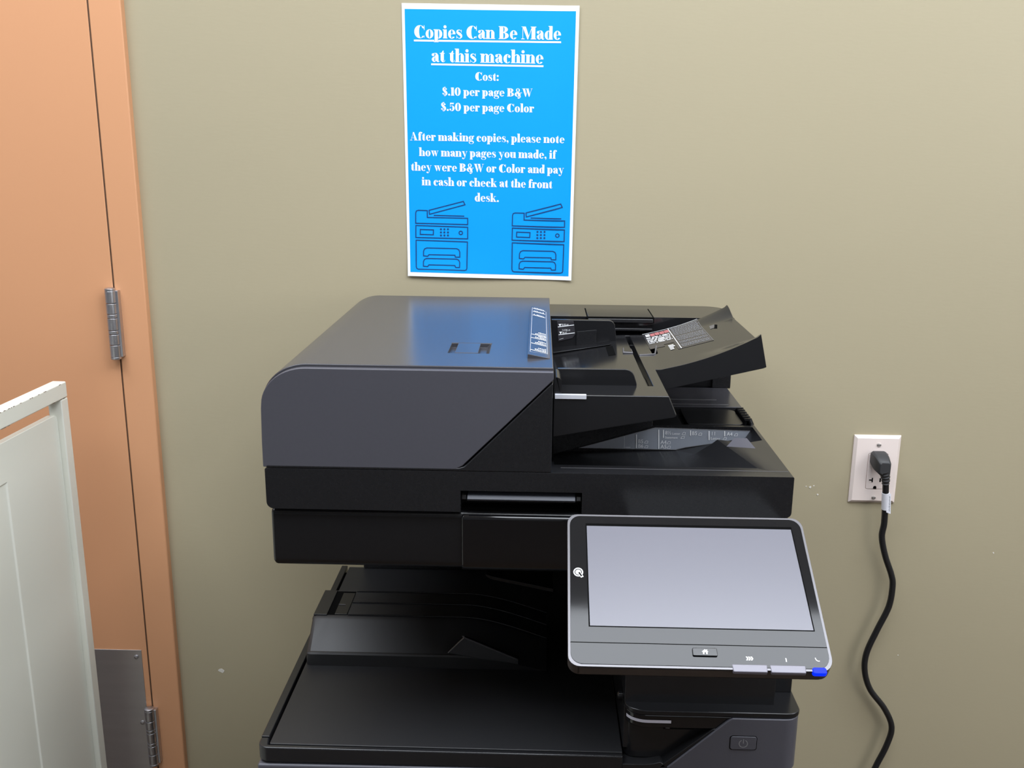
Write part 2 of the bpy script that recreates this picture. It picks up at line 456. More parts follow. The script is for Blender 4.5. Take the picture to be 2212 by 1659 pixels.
for ya, yb in ((-3.75, -3.69), (-3.03, -2.97), (-2.31, -2.25)):
    build('window_frame', B(X1+0.03, X1+0.10, ya, yb, 1.0, 2.5), 'ivory', wn)
structure(build('floor', B(X0, X1, Y0, 0, -0.1, 0), 'floor'))
structure(build('ceiling', B(X0, X1, Y0, 0, ROOM_H, ROOM_H+0.1), 'ceiling'))

# small plaster chips knocked out of the wall paint
def chip(x, z, r, seed):
    rn = random.Random(seed); bm = bmesh.new()
    P = [(x+.8*r*rn.uniform(.4, 1.1)*math.cos(a*.63)*1.15, z+.8*r*rn.uniform(.4, 1.1)*math.sin(a*.63)) for a in range(10)]
    return prism(bm, P, 'y', -0.0006, 0.001)
wb = bpy.data.objects['wall_back']
for i, (x, z, r) in enumerate([(-.5869, .4832, .0066), (.4834, .8701, .0028), (.4975, .8565, .0022), (.6706, .5468, .0015), (.8171, .7525, .0020),
                               (.4895, .8725, .0016), (.4762, .8712, .0014)]):
    build('plaster_chip', chip(x, z, r, i), 'plaster', wb)

# ---------------------------------------------------------------- door, frame
DL, DR, DT = -1.63, -0.7198, 2.12
fr = bmesh.new()
box(fr, -0.7178, -0.6655, -0.014, 0.05, 0, DT+0.052)
box(fr, DL-0.003-0.052, DL-0.003, -0.014, 0.05, 0, DT+0.052)
box(fr, DL-0.003, -0.7175, -0.014, 0.05, DT+0.003, DT+0.052)
structure(build('trim_1', fr, 'door', bevel=0.0025))
gap = structure(build('door_gap_shade', B(DL-0.01, -0.716, -0.0125, 0.004, 0, DT+0.01), 'gap'))  # dark brown strip paints the shade in the crack around the door
cut(gap, B(DL+0.0005, DR-0.0005, -0.1, 0.1, 0.009, DT-0.001))
door = structure(build('door_1', B(DL, DR, -0.0135, 0.004, 0.008, DT), 'door', bevel=0.0015))

def hinge(zc):
    x, y, r = -0.7205, -0.0245, 0.0088
    lf = bmesh.new()
    box(lf, x+0.001, x+0.0125, -0.0245, -0.0135, zc-0.057, zc+0.057)
    h = build('hinge', lf, 'hinge', door, bevel=0.0008)
    segs = [(-.057, -.036), (-.0355, -.0175), (-.0105, .0105), (.0175, .0355), (.036, .057)]
    for a, b in segs:
        bm = tube(bmesh.new(), [(x, y, zc+a+.0004), (x, y, zc+b-.0004)], r, 20)
        build('knuckle', bm, 'hinge', h, bevel=0.0007)
    for a in (-.0175, .0105):
        bm = tube(bmesh.new(), [(x, y, zc+a+.0006), (x, y, zc+a+.0064)], r*.985, 20)
        build('bearing', bm, 'hinge', h, bevel=0.0007)
    for s in (-1, 1):
        bm = tube(bmesh.new(), [(x, y, zc+s*.0568), (x, y, zc+s*.0605), (x, y, zc+s*.0618)], [r, r, r*.6], 20)
        build('pin_tip', bm, 'hinge', h, bevel=0.0005)
hinge(1.149); hinge(0.354); hinge(1.944)
kp = build('kick_plate', B(DL+0.05, -0.7295, -0.0148, -0.013, 0.06, 0.5300), 'steel', door, bevel=0.0005)
for sx, sz in ((-.7400, .5159), (-.7398, .378), (-.7398, .24), (-.7398, .1), (-1.0, .5159), (-1.2, .5159), (-1.4, .5159)):
    bm = bmesh.new()
    tube(bm, [(sx, -0.0147, sz), (sx, -0.0162, sz), (sx, -0.0172, sz)], [.0042, .0040, .0022], 14)
    build('screw', bm, 'hinge', kp)

# ---------------------------------------------------------------- pale green steel partition beside the door
PT = empty('steel_rack', (-0.773, -0.100, 0), 'pale green painted steel rack end with open top rail before the orange door', 'rack')
PT.rotation_euler = (0, 0, -0.030)
def part_local(name, bm, m, parent, bevel=0.0, **k):
    """geometry given in the partition's own axes: x to the right, y away from the camera"""
    bmesh.ops.translate(bm, verts=bm.verts, vec=world_loc(parent))
    return build(name, bm, m, parent, bevel, **k)
TW, TT = 0.0235, 1.067
rail = part_local('top_rail', B(-TW, 0, -1.0, 0, TT-0.0265, TT), 'green', PT, 0.0022)
part_local('post', B(-TW, 0, -0.0215, 0, 0.0, TT-0.0268), 'green', PT, 0.0022)
part_local('post', B(-TW, 0, -1.0, -1.0+0.0235, 0.0, TT-0.0268), 'green', PT, 0.0022)
part_local('bottom_rail', B(-TW, 0, -0.976, -0.022, 0.10, 0.125), 'green', PT, 0.0022)
pn = part_local('panel', PR(rrect(-0.9760, -0.0222, 0.126, 1.0165, (.002, .002, .010, .002)), 'x', -0.0215, -0.0092), 'green', PT, 0.004)
# shallow pressed field in the panel
yE, zE = -0.1765, 0.957
cut(pn, hull([(-.773-.0092+.0005-dx, -.100+y, z) for dx, e in ((-.002, .0000), (.0028, .0035)) for y in (-.80, yE-e) for z in (.20, zE-e)]))
rn = random.Random(3)
for i in range(28):
    y = -rn.uniform(0.0, 0.26); top = rn.random() < 0.55
    L = rn.uniform(.0015, .007) * (1.6 if not top and -.22 < y < -.10 else 1); h = rn.uniform(.0003, .0009)
    z = (TT-0.0012) if top else (TT-0.0265+0.0010)
    ck = PR([(y-L, z-h*rn.random()), (y-L*.4, z-h), (y, z-h*.4), (y-L*.2, z+h*.6), (y-L*.8, z+h*.5)], 'x', -0.0012, 0.00025)
    part_local('chipped_paint', ck, 'chip', rail)

# ---------------------------------------------------------------- poster
def lift(x, z):
    """the sheet hangs off the wall a little along its lower edge"""
    t = max(0.0, min(1.0, (1.30 - z)/0.07)); s = max(0, min(1, (x+0.224)/0.28))
    r = max(0.0, min(1.0, (x-0.02)/0.035))
    return 0.0012 + 0.004*t*t*(0.6+0.4*math.sin(s*5.0+0.4)) + 0.0018*r*r
def on_sheet(d): return lambda x, z: (x, -(lift(x, z) + d), z)
def patch(corners, d, nx=24, nz=36, thick=0.0):
    TL, TR, BR, BL = corners; fn = on_sheet(d); bm = bmesh.new(); g = []
    for j in range(nz+1):
        row = []
        for i in range(nx+1):
            u, v = i/nx, j/nz
            x = (TL[0]*(1-u)+TR[0]*u)*(1-v)+(BL[0]*(1-u)+BR[0]*u)*v
            z = (TL[1]*(1-u)+TR[1]*u)*(1-v)+(BL[1]*(1-u)+BR[1]*u)*v
            row.append(bm.verts.new(fn(x, z)))
        g.append(row)
    for j in range(nz):
        for i in range(nx): bm.faces.new((g[j][i], g[j+1][i], g[j+1][i+1], g[j][i+1]))
    if thick:
        r = bmesh.ops.extrude_face_region(bm, geom=bm.faces[:])
        bmesh.ops.translate(bm, verts=[q for q in r['geom'] if isinstance(q, bmesh.types.BMVert)], vec=(0, thick, 0))
    return bm
SHEET = [(-0.2224, 1.6652), (0.0578, 1.6624), (0.0549, 1.2299), (-0.2198, 1.2343)]
BLUE = [(-0.2178, 1.6565), (0.0525, 1.6542), (0.0501, 1.2369), (-0.2154, 1.241)]
PO = empty('poster', (-0.0824, 0, 1.232), 'blue paper poster with white lettering about copy prices, taped to wall above the copier', 'poster')
build('sheet', patch(SHEET, 0.0, thick=0.0003), 'paper', PO)
build('printed_field', patch(BLUE, 0.0003), 'blue_print', PO)
LINES = [
    ('Copies Can Be Made', (-0.2038, 1.6131), (0.03, 1.6118), 0.0190, 1),
    ('at this machine', (-0.1767, 1.5773), (0.0027, 1.5755), 0.0193, 1),
    ('Cost:', (-0.1066, 1.5492), (-0.0678, 1.5489), 0.0127, 0),
    ('$.10 per page B&W', (-0.1599, 1.5259), (-0.0142, 1.5249), 0.0125, 0),
    ('$.50 per page Color', (-0.1622, 1.5022), (-0.0112, 1.5008), 0.0126, 0),
    ('After making copies, please note', (-0.2127, 1.4555), (0.0389, 1.453), 0.0128, 0),
    ('how many pages you made, if', (-0.1984, 1.4308), (0.0257, 1.4284), 0.0128, 0),
    ('they were B&W or Color and pay', (-0.2122, 1.4074), (0.0388, 1.4046), 0.0129, 0),
    ('in cash or check at the front', (-0.1947, 1.3839), (0.0205, 1.381), 0.0130, 0),
    ('desk.', (-0.1075, 1.3587), (-0.0669, 1.358), 0.0131, 0),
]
ink = Ink(on_sheet(0.0006))
for txt, a, b, cap, ul in LINES:
    tot = sum(glyph(c)[2] for c in txt); L = b[0]-a[0]; sx = L/tot; sz = cap/CAP
    slope = (b[1]-a[1])/L
    x = 0.0; skips = []
    for c in txt:
        v, f, adv, tag = glyph(c); o = len(ink.v)
        for p, q in zip(v, tag):       # strokes of one letter lie a hair apart
            wx = a[0] + (x+p[0])*sx
            P = ink.fn(wx, a[1] + (wx-a[0])*slope + p[1]*sz)
            ink.v.append((P[0], P[1]-q*2.5e-5, P[2]))
        ink.f += [tuple(i+o for i in q) for q in f]
        if c == 'p': skips.append((a[0]+(x+.02)*sx, a[0]+(x+.26)*sx))
        x += adv
    if ul:
        xs = [a[0]] + [q for s in skips for q in s] + [b[0]]
        for i in range(0, len(xs), 2):
            n = 12
            for j in range(n):
                xa = xs[i]+(xs[i+1]-xs[i])*j/n; xb = xs[i]+(xs[i+1]-xs[i])*(j+1)/n
                za = a[1]+(xa-a[0])*slope-.0024; zb = a[1]+(xb-a[0])*slope-.0024
                ink.poly([(xa, za), (xb, zb), (xb, zb+.0027-.0054), (xa, za+.0027-.0054)])
ink.done('lettering', 'text', PO, 'white serif lettering')
ICON = {
    'lid': [(-0.1829, 1.3435), (-0.1259, 1.3586), (-0.1233, 1.3531), (-0.1823, 1.337)],
    'top': [(-0.2055, 1.3221), (-0.2052, 1.3389), (-0.2040, 1.3422), (-0.2007, 1.3433), (-0.1859, 1.343), (-0.186, 1.3318), (-0.1189, 1.3311), (-0.1189, 1.3208)],
    'mid': [(-0.2052, 1.3184), (-0.1189, 1.3164), (-0.119, 1.2973), (-0.2056, 1.2985)],
    'disp': [(-0.1979, 1.3119), (-0.1759, 1.3114), (-0.1763, 1.3033), (-0.1982, 1.3038)],
    'box': [(-0.2052, 1.2941), (-0.1194, 1.2921), (-0.1203, 1.2482), (-0.1212, 1.2457), (-0.1241, 1.2447), (-0.2022, 1.246), (-0.2046, 1.2473), (-0.2054, 1.2502)],
    'tr1': [(-0.1931, 1.2683), (-0.193, 1.2757), (-0.1912, 1.2797), (-0.1874, 1.2814), (-0.1374, 1.2808), (-0.1338, 1.2790), (-0.1322, 1.2749), (-0.1322, 1.2668), (-0.1397, 1.2667), (-0.1404, 1.2699), (-0.1838, 1.2703), (-0.1861, 1.2676)],
    'tr2': [(-0.1934, 1.2511), (-0.1933, 1.2586), (-0.1915, 1.2624), (-0.1877, 1.2639), (-0.1375, 1.2634), (-0.1339, 1.2617), (-0.1323, 1.2578), (-0.1326, 1.2496), (-0.1391, 1.2495), (-0.1405, 1.2528), (-0.184, 1.2534), (-0.1863, 1.2504)],
}
DOTS = [(-0.1635, 1.3126), (-0.1577, 1.3126), (-0.1518, 1.3127), (-0.1636, 1.3074), (-0.1578, 1.3075), (-0.1518, 1.3075), (-0.1636, 1.3024), (-0.1578, 1.3025), (-0.1519, 1.3025)]
for dx, dz in ((0, 0), (0.1606, -0.0026)):
    k = Ink(on_sheet(0.0007))
    for key, P in ICON.items():
        k.strip([(x+dx, z+dz) for x, z in P], 0.0017, closed=True)
    k.strip([(-0.1752+dx, 1.3353+dz), (-0.1245+dx, 1.3345+dz)], 0.0017)
    for x, z in DOTS: k.dot(x+dx, z+dz, 0.0017)
    k.ring(-0.1304+dx, 1.3069+dz, .0037, .0037, .0017, .0017)
    k.done('copier_drawing', 'navy', PO, 'navy outline drawing of a copier')

# ---------------------------------------------------------------- wall outlet and power cord
WO = empty('wall_outlet', (0.5913, 0, 0.9062), 'ivory duplex wall outlet plate right of the copier', 'outlet')
pl = bmesh.new()
xa, xb, za, zb = 0.5509, 0.6315, 0.8443, 0.9680
fb = [(xa, za), (xb, za), (xb, zb), (xa, zb)]; ff = [(xa+.005, za+.005), (xb-.005, za+.005), (xb-.005, zb-.005), (xa+.005, zb-.005)]
v0 = [pl.verts.new((x, 0, z)) for x, z in fb]; v1 = [pl.verts.new((x, -.0022, z)) for x, z in fb]; v2 = [pl.verts.new((x, -.0062, z)) for x, z in ff]
pl.faces.new(v0[::-1]); pl.faces.new(v2)
for i in range(4):
    j = (i+1) % 4
    pl.faces.new((v0[i], v0[j], v1[j], v1[i])); pl.faces.new((v1[i], v1[j], v2[j], v2[i]))
plate = build('plate', pl, 'ivory', WO, 0.0007)
cut(plate, PR(rrect(.5770, .6110, .8702, .9362, .0035), 'y', -.02, -.004))
rc = build('receptacle', PR(rrect(.5776, .6104, .8708, .9356, .003), 'y', -.0066, -.004), 'ivory', WO, 0.0008)
for zc in (.8855, .921):
    sl = bmesh.new()
    box(sl, .6003, .6027, -.0069, -.006, zc-.0015, zc+.0055)
    box(sl, .5868, .5888, -.0069, -.006, zc-.0022, zc+.0060); box(sl, .5822, .5870, -.0069, -.006, zc+.0008, zc+.0028)
    prism(sl, arc(.5934, zc-.0118, .0028, .0030, 0, 180, 10) + [(.5906, zc-.0142), (.5962, zc-.0142)], 'y', -.0069, -.006)
    build('slot', sl, 'dark', rc)
for zc in (.9520, .8553):
    bm = tube(bmesh.new(), [(.5930, -.0060, zc), (.5930, -.0074, zc), (.5930, -.0081, zc)], [.0037, .0036, .0022], 18)
    sc = build('screw', bm, 'ivory_screw', WO)
    build('screw_slot', B(.5896, .5964, -.0084, -.0078, zc-.0004, zc+.0004), 'dark', sc)

PC = empty('power_cord', (0.594, -0.0066, 0.925), 'black power cord plugged into the wall outlet, hanging in a wavy curve with white tag', 'cord')
pg = bmesh.new()
def ringq(x0, x1, z0, z1, y, c=.0035):
    return [(x, y, z) for x, z in ((x0+c, z0), (x1-c, z0), (x1, z0+c), (x1, z1-c), (x1-c, z1), (x0+c, z1), (x0, z1-c), (x0, z0+c))]
stations = [ringq(.580, .606, .918, .941, -.0069), ringq(.579, .606, .916, .942, -.014), ringq(.5805, .6055, .911, .940, -.026), ringq(.585, .6055, .907, .9325, -.038), ringq(.587, .6045, .909, .930, -.0405)]
rg = [[pg.verts.new(p) for p in s] for s in stations]
pg.faces.new(rg[0]); pg.faces.new(rg[-1][::-1])
for a, b in zip(rg, rg[1:]):
    for i in range(8): pg.faces.new((a[i], a[(i+1) % 8], b[(i+1) % 8], b[i]))
plug = build('plug', pg, 'plug', PC, 0.0012)
sr = bmesh.new()
SRP = [(.5965, -.033, .914), (.5985, -.0325, .9085), (.6000, -.032, .903), (.6013, -.0315, .897), (.6022, -.031, .890)]
P2 = smooth_path(SRP, 6)
tube(sr, P2, [0.0088 - 0.0030*i/len(P2) + (0.0006 if (i//3) % 2 == 0 else -0.0002) for i in range(len(P2))], 16)
build('strain_relief', sr, 'plug', plug)
cp = [(.6022, -.031, .892), (.6048, -.029, .870), (.6080, -.0255, .8430), (.6106, -.022, .8129), (.6100, -.020, .7868), (.6192, -.020, .7519), (.6334, -.020, .7167), (.6382, -.020, .6945),
      (.6358, -.020, .6539), (.6199, -.020, .6079), (.6054, -.020, .5613), (.6057, -.020, .5239), (.6194, -.020, .4864), (.6485, -.020, .449), (.6659, -.020, .4109), (.6606, -.020, .3717), (.6441, -.020, .3229),
      (.622, -.022, .25), (.606, -.024, .16), (.594, -.030, .08), (.575, -.045, .025), (.54, -.060, .0058), (.50, -.066, .0056)]
build('cord', tube(bmesh.new(), smooth_path(cp, 6), 0.0054, 16), 'cord', PC)
tg = bmesh.new()
tube(tg, [(.6046, -.0291, .873), (.6062, -.0275, .860), (.6078, -.0258, .846), (.6082, -.0252, .8415)], .0064, 16)
prism(tg, [(.604, .8745), (.6130, .8715), (.6160, .8350), (.6085, .8375)], 'y', -.0320, -.0315)
tag_ = build('cord_tag', tg, 'tag', PC)
tk = Ink(lambda u, v: (u, -.0322, v))
for i in range(14):
    z = .8660-.0020*i; x = .6125+(.8715-z)*.075
    tk.rect(x-.0028+.0004*(i % 3), z, x-.0010+.0003*(i % 2), z+.0011)
tk.done('tag_print', 'grey_ink', tag_)

# ================================================================ THE COPIER
CP = empty('copier', (-0.0095, -0.31, 0), 'large black and grey office copier with document feeder and tilted touch screen', 'copier')
F = -0.57
# ---- lower body down to the floor
build('main_body', B(-.335, .318, -.560, -.030, .02, .700), 'black', CP, 0.002)
body = bpy.data.objects['main_body']
for x in (-.29, .27):
    for y in (-.52, -.09):
        build('foot', tube(bmesh.new(), [(x, y, 0), (x, y, .021)], .022, 16), 'black', CP)
for z0, z1 in ((.06, .30), (.305, .545)):
    d = build('paper_drawer', B(-.337, .320, -.574, -.558, z0, z1), 'grey', CP, 0.004)
    build('drawer_handle', B(-.09, .07, -.580, -.573, z1-.035, z1-.012), 'black', d, 0.003)
# grey front door: full width low, with the power button's corner rising to the right
fc = PR([(-.3405, .551), (.3215, .551), (.3215, .7085), (.1560, .7085), (.1490, .7035), (-.3405, .7000)], 'y', -.575, -.552)
build('front_door', fc, 'grey', CP, 0.003)
# ---- lower output surface
deck = build('lower_tray', PR(rrect(-.3265, .1125, -.5655, -.05, (.002, .002, .002, .002)), 'z', .7005, .7235), 'black_matte', CP, 0.0012)
lip = bmesh.new()
prism(lip, [(-.3405, -.552)] + arc(-.3265, -.560, .014, .0135, 180, 270, 8) + [(.1125, -.5735), (.1125, -.5665), (-.3275, -.5665), (-.3300, -.552)], 'z', .7025, .7232)
build('tray_lip', lip, 'black', CP, 0.0022, 3)
build('lip_corner', PR([(.1120, .7025), (.1490, .7040), (.1665, .7105), (.1590, .7165), (.1500, .7140), (.1400, .7128), (.1120, .7126)], 'y', -.5735, -.530), 'black', CP, 0.001)
build('tray_rim', B(-.3405, -.3300, -.5515, -.046, .7005, .7240), 'black', CP, 0.0012)
build('slot_shadow', B(-.3300, -.3262, -.566, -.05, .7003, .7120), 'dark', CP)
# ---- inner paper-exit housing and rear column
build('rear_housing', B(-.300, .300, -.056, -.030, .7236, .9650), 'black', CP, 0.002)
inner = build('exit_housing', PR([(.030, -.0565), (.030, -.110), (.1135, -.330), (.1135, -.556), (.296, -.556), (.296, -.0565)], 'z', .7236, .9650), 'black', CP, 0.001)
build('exit_knob', tube(bmesh.new(), [(.1138, -.52, .774), (.1095, -.52, .774), (.108, -.52, .774)], [.006, .006, .004], 16), 'black_smooth', CP)

# ---- upper output tray
def ot_z(x, t, e=.7236):
    """height of the tray's top: level t on the left, sliding down to e where it enters the machine"""
    if x < -.105: return t
    u = min(1, (x + .105)/.125)
    return t + (e - t)*u*u*(1.6-.6*u)
prof = [(-.3804, .7236), (-.3804, .7412), (-.3786, .7434), (-.3762, .7440), (-.3370, .7735), (-.3330, .7755), (-.3300, .7765), (-.2780, .7766), (-.2540, .7766), (-.2515, .7772),
        (-.2480, .7750), (-.2400, .7670), (-.2360, .7600), (-.2350, .7500), (-.2345, .7236)]
ENDS = [.7236, .7236, .7240, .7250, .7440, .7460, .7460, .7470, .7480, .7480, .7480, .7450, .7400, .7350, .7236]
xs = [-.3245, -.3225, -.3185] + [-.30, -.25, -.20, -.15, -.12] + [-.105+.0078*i for i in range(17)]
ot = bmesh.new(); rows = []
for i, x in enumerate(xs):
    sh = (.0045 if i == 0 else .0015 if i == 1 else 0)
    rows.append([ot.verts.new((x, y + (sh if j < 5 else 0), max(.7230, ot_z(x, z, ENDS[j]) - (sh*.8 if 1 < j < 14 else 0)))) for j, (y, z) in enumerate(prof)])
for a, b in zip(rows, rows[1:]):
    for j in range(len(prof)-1): ot.faces.new((a[j], a[j+1], b[j+1], b[j]))
    ot.faces.new((a[-1], a[0], b[0], b[-1]))
ot.faces.new(rows[0]); ot.faces.new(rows[-1][::-1])
bmesh.ops.dissolve_degenerate(ot, dist=1e-6, edges=ot.edges)
upper = build('output_tray', ot, 'black_matte', CP, smooth=22)
# pocket in the tray with its sliding extension tab
build('pocket_shade', B(-.3030, -.2742, -.3290, -.2530, .7755, .7769), 'dark', upper)  # near-black sheet on the uncut tray top paints the pocket's shade
build('tray_extension', B(-.2925, -.2740, -.3280, -.2600, .7762, .7778), 'black_smooth', upper, 0.0005)
build('tray_end_cap', B(-.3230, -.3030, -.3310, -.2525, .7755, .7783), 'black', upper, 0.0008)
build('tray_extension_tab', B(-.2920, -.2820, -.3000, -.2988, .7778, .7788), 'trim_grey', upper)
for yy, e in ((-.2530, .7480), (-.2900, .7470), (-.3290, .7460)):     # long ribs that follow the tray down into the machine
    P = [(x, yy, ot_z(x, .7772, e)+.0003) for x in [-.273, -.25, -.20, -.15, -.12] + [-.105+.0078*i for i in range(17)]]
    build('rib', tube(bmesh.new(), P, .0011, 8), 'black_smooth', upper)
wd = hull([(-.1209, -.3804, .7475), (-.1209, -.3770, .7485), (-.0972, -.3740, .7680), (-.0972, -.3690, .7700), (-.020, -.3780, .7390), (-.020, -.3700, .7400), (-.02, -.3800, .7300), (-.10, -.3800, .7440)])
ps = build('paper_stop', wd, 'black_smooth', upper, 0.0008)
build('stop_highlight', tube(bmesh.new(), smooth_path([(-.1205, -.3800, .7480), (-.0985, -.3738, .7678), (-.0950, -.3737, .7678), (-.022, -.3780, .7390)], 5), .0008, 8), 'trim_grey', ps)  # pale grey tube paints the bright highlight along the stop's edge
build('paper_flap', PR([(-.0690, .8565), (-.0685, .8530), (-.0650, .8500), (-.058, .8475), (.028, .8300), (.028, .8360), (-.058, .8530)], 'y', -.350, -.12), 'black_smooth', CP, 0.001)

# ---- right front column under the screen
def curved_slab(x0, x1, yf, yb, z0, z1, r):
    return PR(arc(x0+r, yf+r*.75, r, r*.75, 180, 270, 8) + arc(x1-r*.7, yf+r*.55, r*.7, r*.55, 270, 360, 8) + [(x1, yb), (x0, yb)], 'z', z0, z1)
build('column_deck', curved_slab(.1135, .3255, -.5745, -.500, .7815, .7880, .026), 'black_smooth', CP, 0.0015)
build('screen_neck', B(.1150, .3240, -.5270, -.400, .7881, .990), 'black', CP, 0.001)
band = build('card_band', curved_slab(.1150, .262, -.5725, -.500, .7625, .7812, .026), 'gloss', CP, 0.003, 3)
lb = bmesh.new()
ap = arc(.141, -.553, .0262, .0202, 198, 270, 10) + [(.1690, -.5733)]
for i in range(len(ap)-1):
    (xA, yA), (xB, yB) = ap[i], ap[i+1]
    for q in (((xA, yA, .7705), (xB, yB, .7705), (xB, yB, .7745), (xA, yA, .7745)),):
        lb.faces.new([lb.verts.new(p) for p in q])
build('status_light', lb, 'lilac', band)
build('column_front', curved_slab(.1150, .3180, -.5600, -.450, .7135, .7625, .016), 'black_smooth', CP, 0.001)
usb = build('usb_port', B(.1615, .1990, -.5640, -.556, .7565, .7625), 'dark', CP)
build('usb_contact', B(.1640, .1690, -.5650, -.5630, .7580, .7605), 'trim_grey', usb)
sw = bmesh.new()
prism(sw, [(.1560, .7090), (.1660, .7085), (.2420, .7615), (.2360, .7640), (.2200, .7640)], 'y', -.5735, -.540)
build('diagonal_edge', sw, 'black_smooth', CP, 0.001)
# the grey corner panel wraps round to the right side
pc = bmesh.new()
prism(pc, [(.166, .7100), (.2365, .7765), (.2420, .7806), (.3255, .7806), (.3255, .7100)], 'y', -.5760, -.450)
power_panel = build('power_panel', pc, 'grey', CP)
bmp = bmesh.new(); bmp.from_mesh(power_panel.data)
edges = [e for e in bmp.edges if all(abs(v.co.x - (.3255+.0095)) < 1e-4 and abs(v.co.y - (-.5760+.31)) < 1e-4 for v in e.verts)]
bmesh.ops.bevel(bmp, geom=edges, offset=.020, segments=8, affect='EDGES', profile=.5)
bmp.to_mesh(power_panel.data); bmp.free()
for p in power_panel.data.polygons: p.use_smooth = True
power_panel.data.set_sharp_from_angle(angle=math.radians(35))
bv = power_panel.modifiers.new('bevel', 'BEVEL'); bv.width = .0012; bv.segments = 2; bv.limit_method = 'ANGLE'; bv.harden_normals = True
build('button_well', PR(rrect(.2405, .2735, .7385, .7578, .0035), 'y', -.5764, -.572), 'dark', CP)
pb = build('power_button', PR(rrect(.2413, .2727, .7392, .7571, .003), 'y', -.5772, -.572), 'grey', CP, 0.0008)
k = Ink(lambda u, v: (u, -.5774, v))
k.ring(.2568, .7478, .0056, .0056, .0012, .0012, 115, 425); k.rect(.2562, .7480, .2574, .7540)
k.done('power_symbol', 'grey_ink', pb)

# ---- scanner unit
sc_prof = [(-.5700, .9760), (-.5690, .9710), (-.5640, .9660), (-.5580, .9650), (-.065, .9650), (-.065, 1.0366), (-.5650, 1.0366), (-.5690, 1.0340)]
scn = build('scanner_unit', PR(sc_prof, 'x', -.3075, .2915), 'black_smooth', CP, 0.004, 3)
gp = [(-.5730, .9790), (-.5720, .9720), (-.5670, .9640), (-.5600, .9610), (-.5400, .9605), (-.5400, 1.0342), (-.5700, 1.0342), (-.5730, 1.0318)]
build('gloss_panel', PR(gp, 'x', -.0848, .1400), 'gloss', CP, 0.0025, 3)
build('scanner_glass_rim', B(-.300, .285, -.560, -.075, 1.0366, 1.0395), 'dark', CP)

# ---- lid: black slab with the document exit recess
lid = build('lid', PR(rrect(-.3100, .2920, 1.0396, 1.0887, (.008, .006, .0015, .002)), 'y', -.5748, -.062), 'black', CP, 0.0018, 3)
A_top = [(.0215, -.5445), (.2572, -.5458), (.2160, -.3762), (.0215, -.3762)]
cut(lid, hull([(x, y, z) for x, y in A_top for z in (1.0889, 1.12)] + [(.0215, -.5380, 1.0600), (.195, -.5300, 1.0570), (.1865, -.3762, 1.0545), (.0215, -.3762, 1.0500)]))
B_top = [(.187, -.3780), (.1935, -.4120), (.2245, -.4330), (.2535, -.4445), (.2700, -.4445), (.2872, -.4350), (.2872, -.3764), (.187, -.3764)]
cut(lid, hull([(x, y, z) for x, y in B_top for z in (1.0889, 1.12)] + [(.187, -.3780, 1.0552), (.1935, -.4120, 1.0555), (.2245, -.4330, 1.0575), (.2535, -.4440, 1.0600), (.2650, -.4430, 1.0660), (.2790, -.3766, 1.0740), (.187, -.3766, 1.0552)]))
cut(lid, B(-.0855, .0535, -.60, -.545, 1.030, 1.0655))
cut(lid, B(.195, .287, -.3700, -.2900, 1.0830, 1.12))
hd = PR([(-.5460, 1.0650), (-.5500, 1.0652), (-.5740, 1.0592), (-.5775, 1.0560), (-.5750, 1.0532), (-.5460, 1.0530)], 'x', -.0780, .0460)
handle = build('lid_handle', hd, mat('textured_grey_black_plastic', (.026, .028, .036), .50, bump=.6, bscale=1500, vary=.1, vscale=500), CP, 0.001)
for xa, xb in ((-.0852, -.0784), (.0464, .0532)):
    build('handle_end', PR([(-.5460, 1.0640), (-.5560, 1.0650), (-.5690, 1.0590), (-.5715, 1.0530), (-.5460, 1.0520)], 'x', xa, xb), 'black', handle, 0.0015)
build('seam_line', B(.0290, .2900, -.5560, -.5550, 1.0886, 1.0889), 'trim_grey', lid)
# size guide on the back wall of the recess
PLATE = [(.0575, 1.0558), (.1586, 1.0860), (.2853, 1.0836), (.2785, 1.0735), (.2400, 1.0660), (.1990, 1.0590), (.1870, 1.0556)]
plt = build('size_guide', PR(PLATE, 'y', -.3770, -.3755), 'plate_label', CP, 0.0004, label='slate grey paper size guide strip')
k = Ink(lambda u, v: (u, -.3776, v))
for s_, (x, z), h in [('B5', (.1362, 1.0641), .0052), ('B6', (.1365, 1.0576), .0052), ('A4', (.1664, 1.0635), .0052), ('A5', (.1667, 1.0573), .0053), ('8½', (.1718, 1.0769), .005),
                      ('Letter', (.1813, 1.0767), .0032), ('Statement', (.1721, 1.0712), .0031), ('B5', (.2075, 1.0767), .005), ('11', (.2326, 1.0767), .0051), ('Letter', (.2326, 1.0704), .0039), ('A4', (.2536, 1.0764), .005)]:
    k.text(s_, x, z, h, .92)
for x, z in [(.145, 1.0642), (.1452, 1.0577), (.1751, 1.0637), (.1754, 1.0575), (.1943, 1.0769), (.1931, 1.0714), (.2161, 1.0765), (.249, 1.0707), (.2636, 1.0764)]:
    k.strip([(x, z), (x+.0042, z), (x+.0046, z+.0030), (x+.0022, z+.0034), (x+.0006, z+.0018)], .00045, closed=True)
for (xa, za), (xb, zb) in [((.1338, 1.0762), (.1345, 1.0572)), ((.1632, 1.0833), (.1645, 1.0565)), ((.1694, 1.0831), (.1699, 1.0721)), ((.2054, 1.083), (.2058, 1.0756)), ((.23, 1.0826), (.2307, 1.07)), ((.2506, 1.083), (.2511, 1.0757))]:
    k.strip([(xa, za), (xb, zb)], .0013)
k.strip([(.118, 1.0735), (.1185, 1.0565)], .0003)
for i in range(5): k.rect(.1200+.0014*i, 1.0576, .1209+.0014*i, 1.0583)
k.done('size_lettering', 'white_ink', plt)
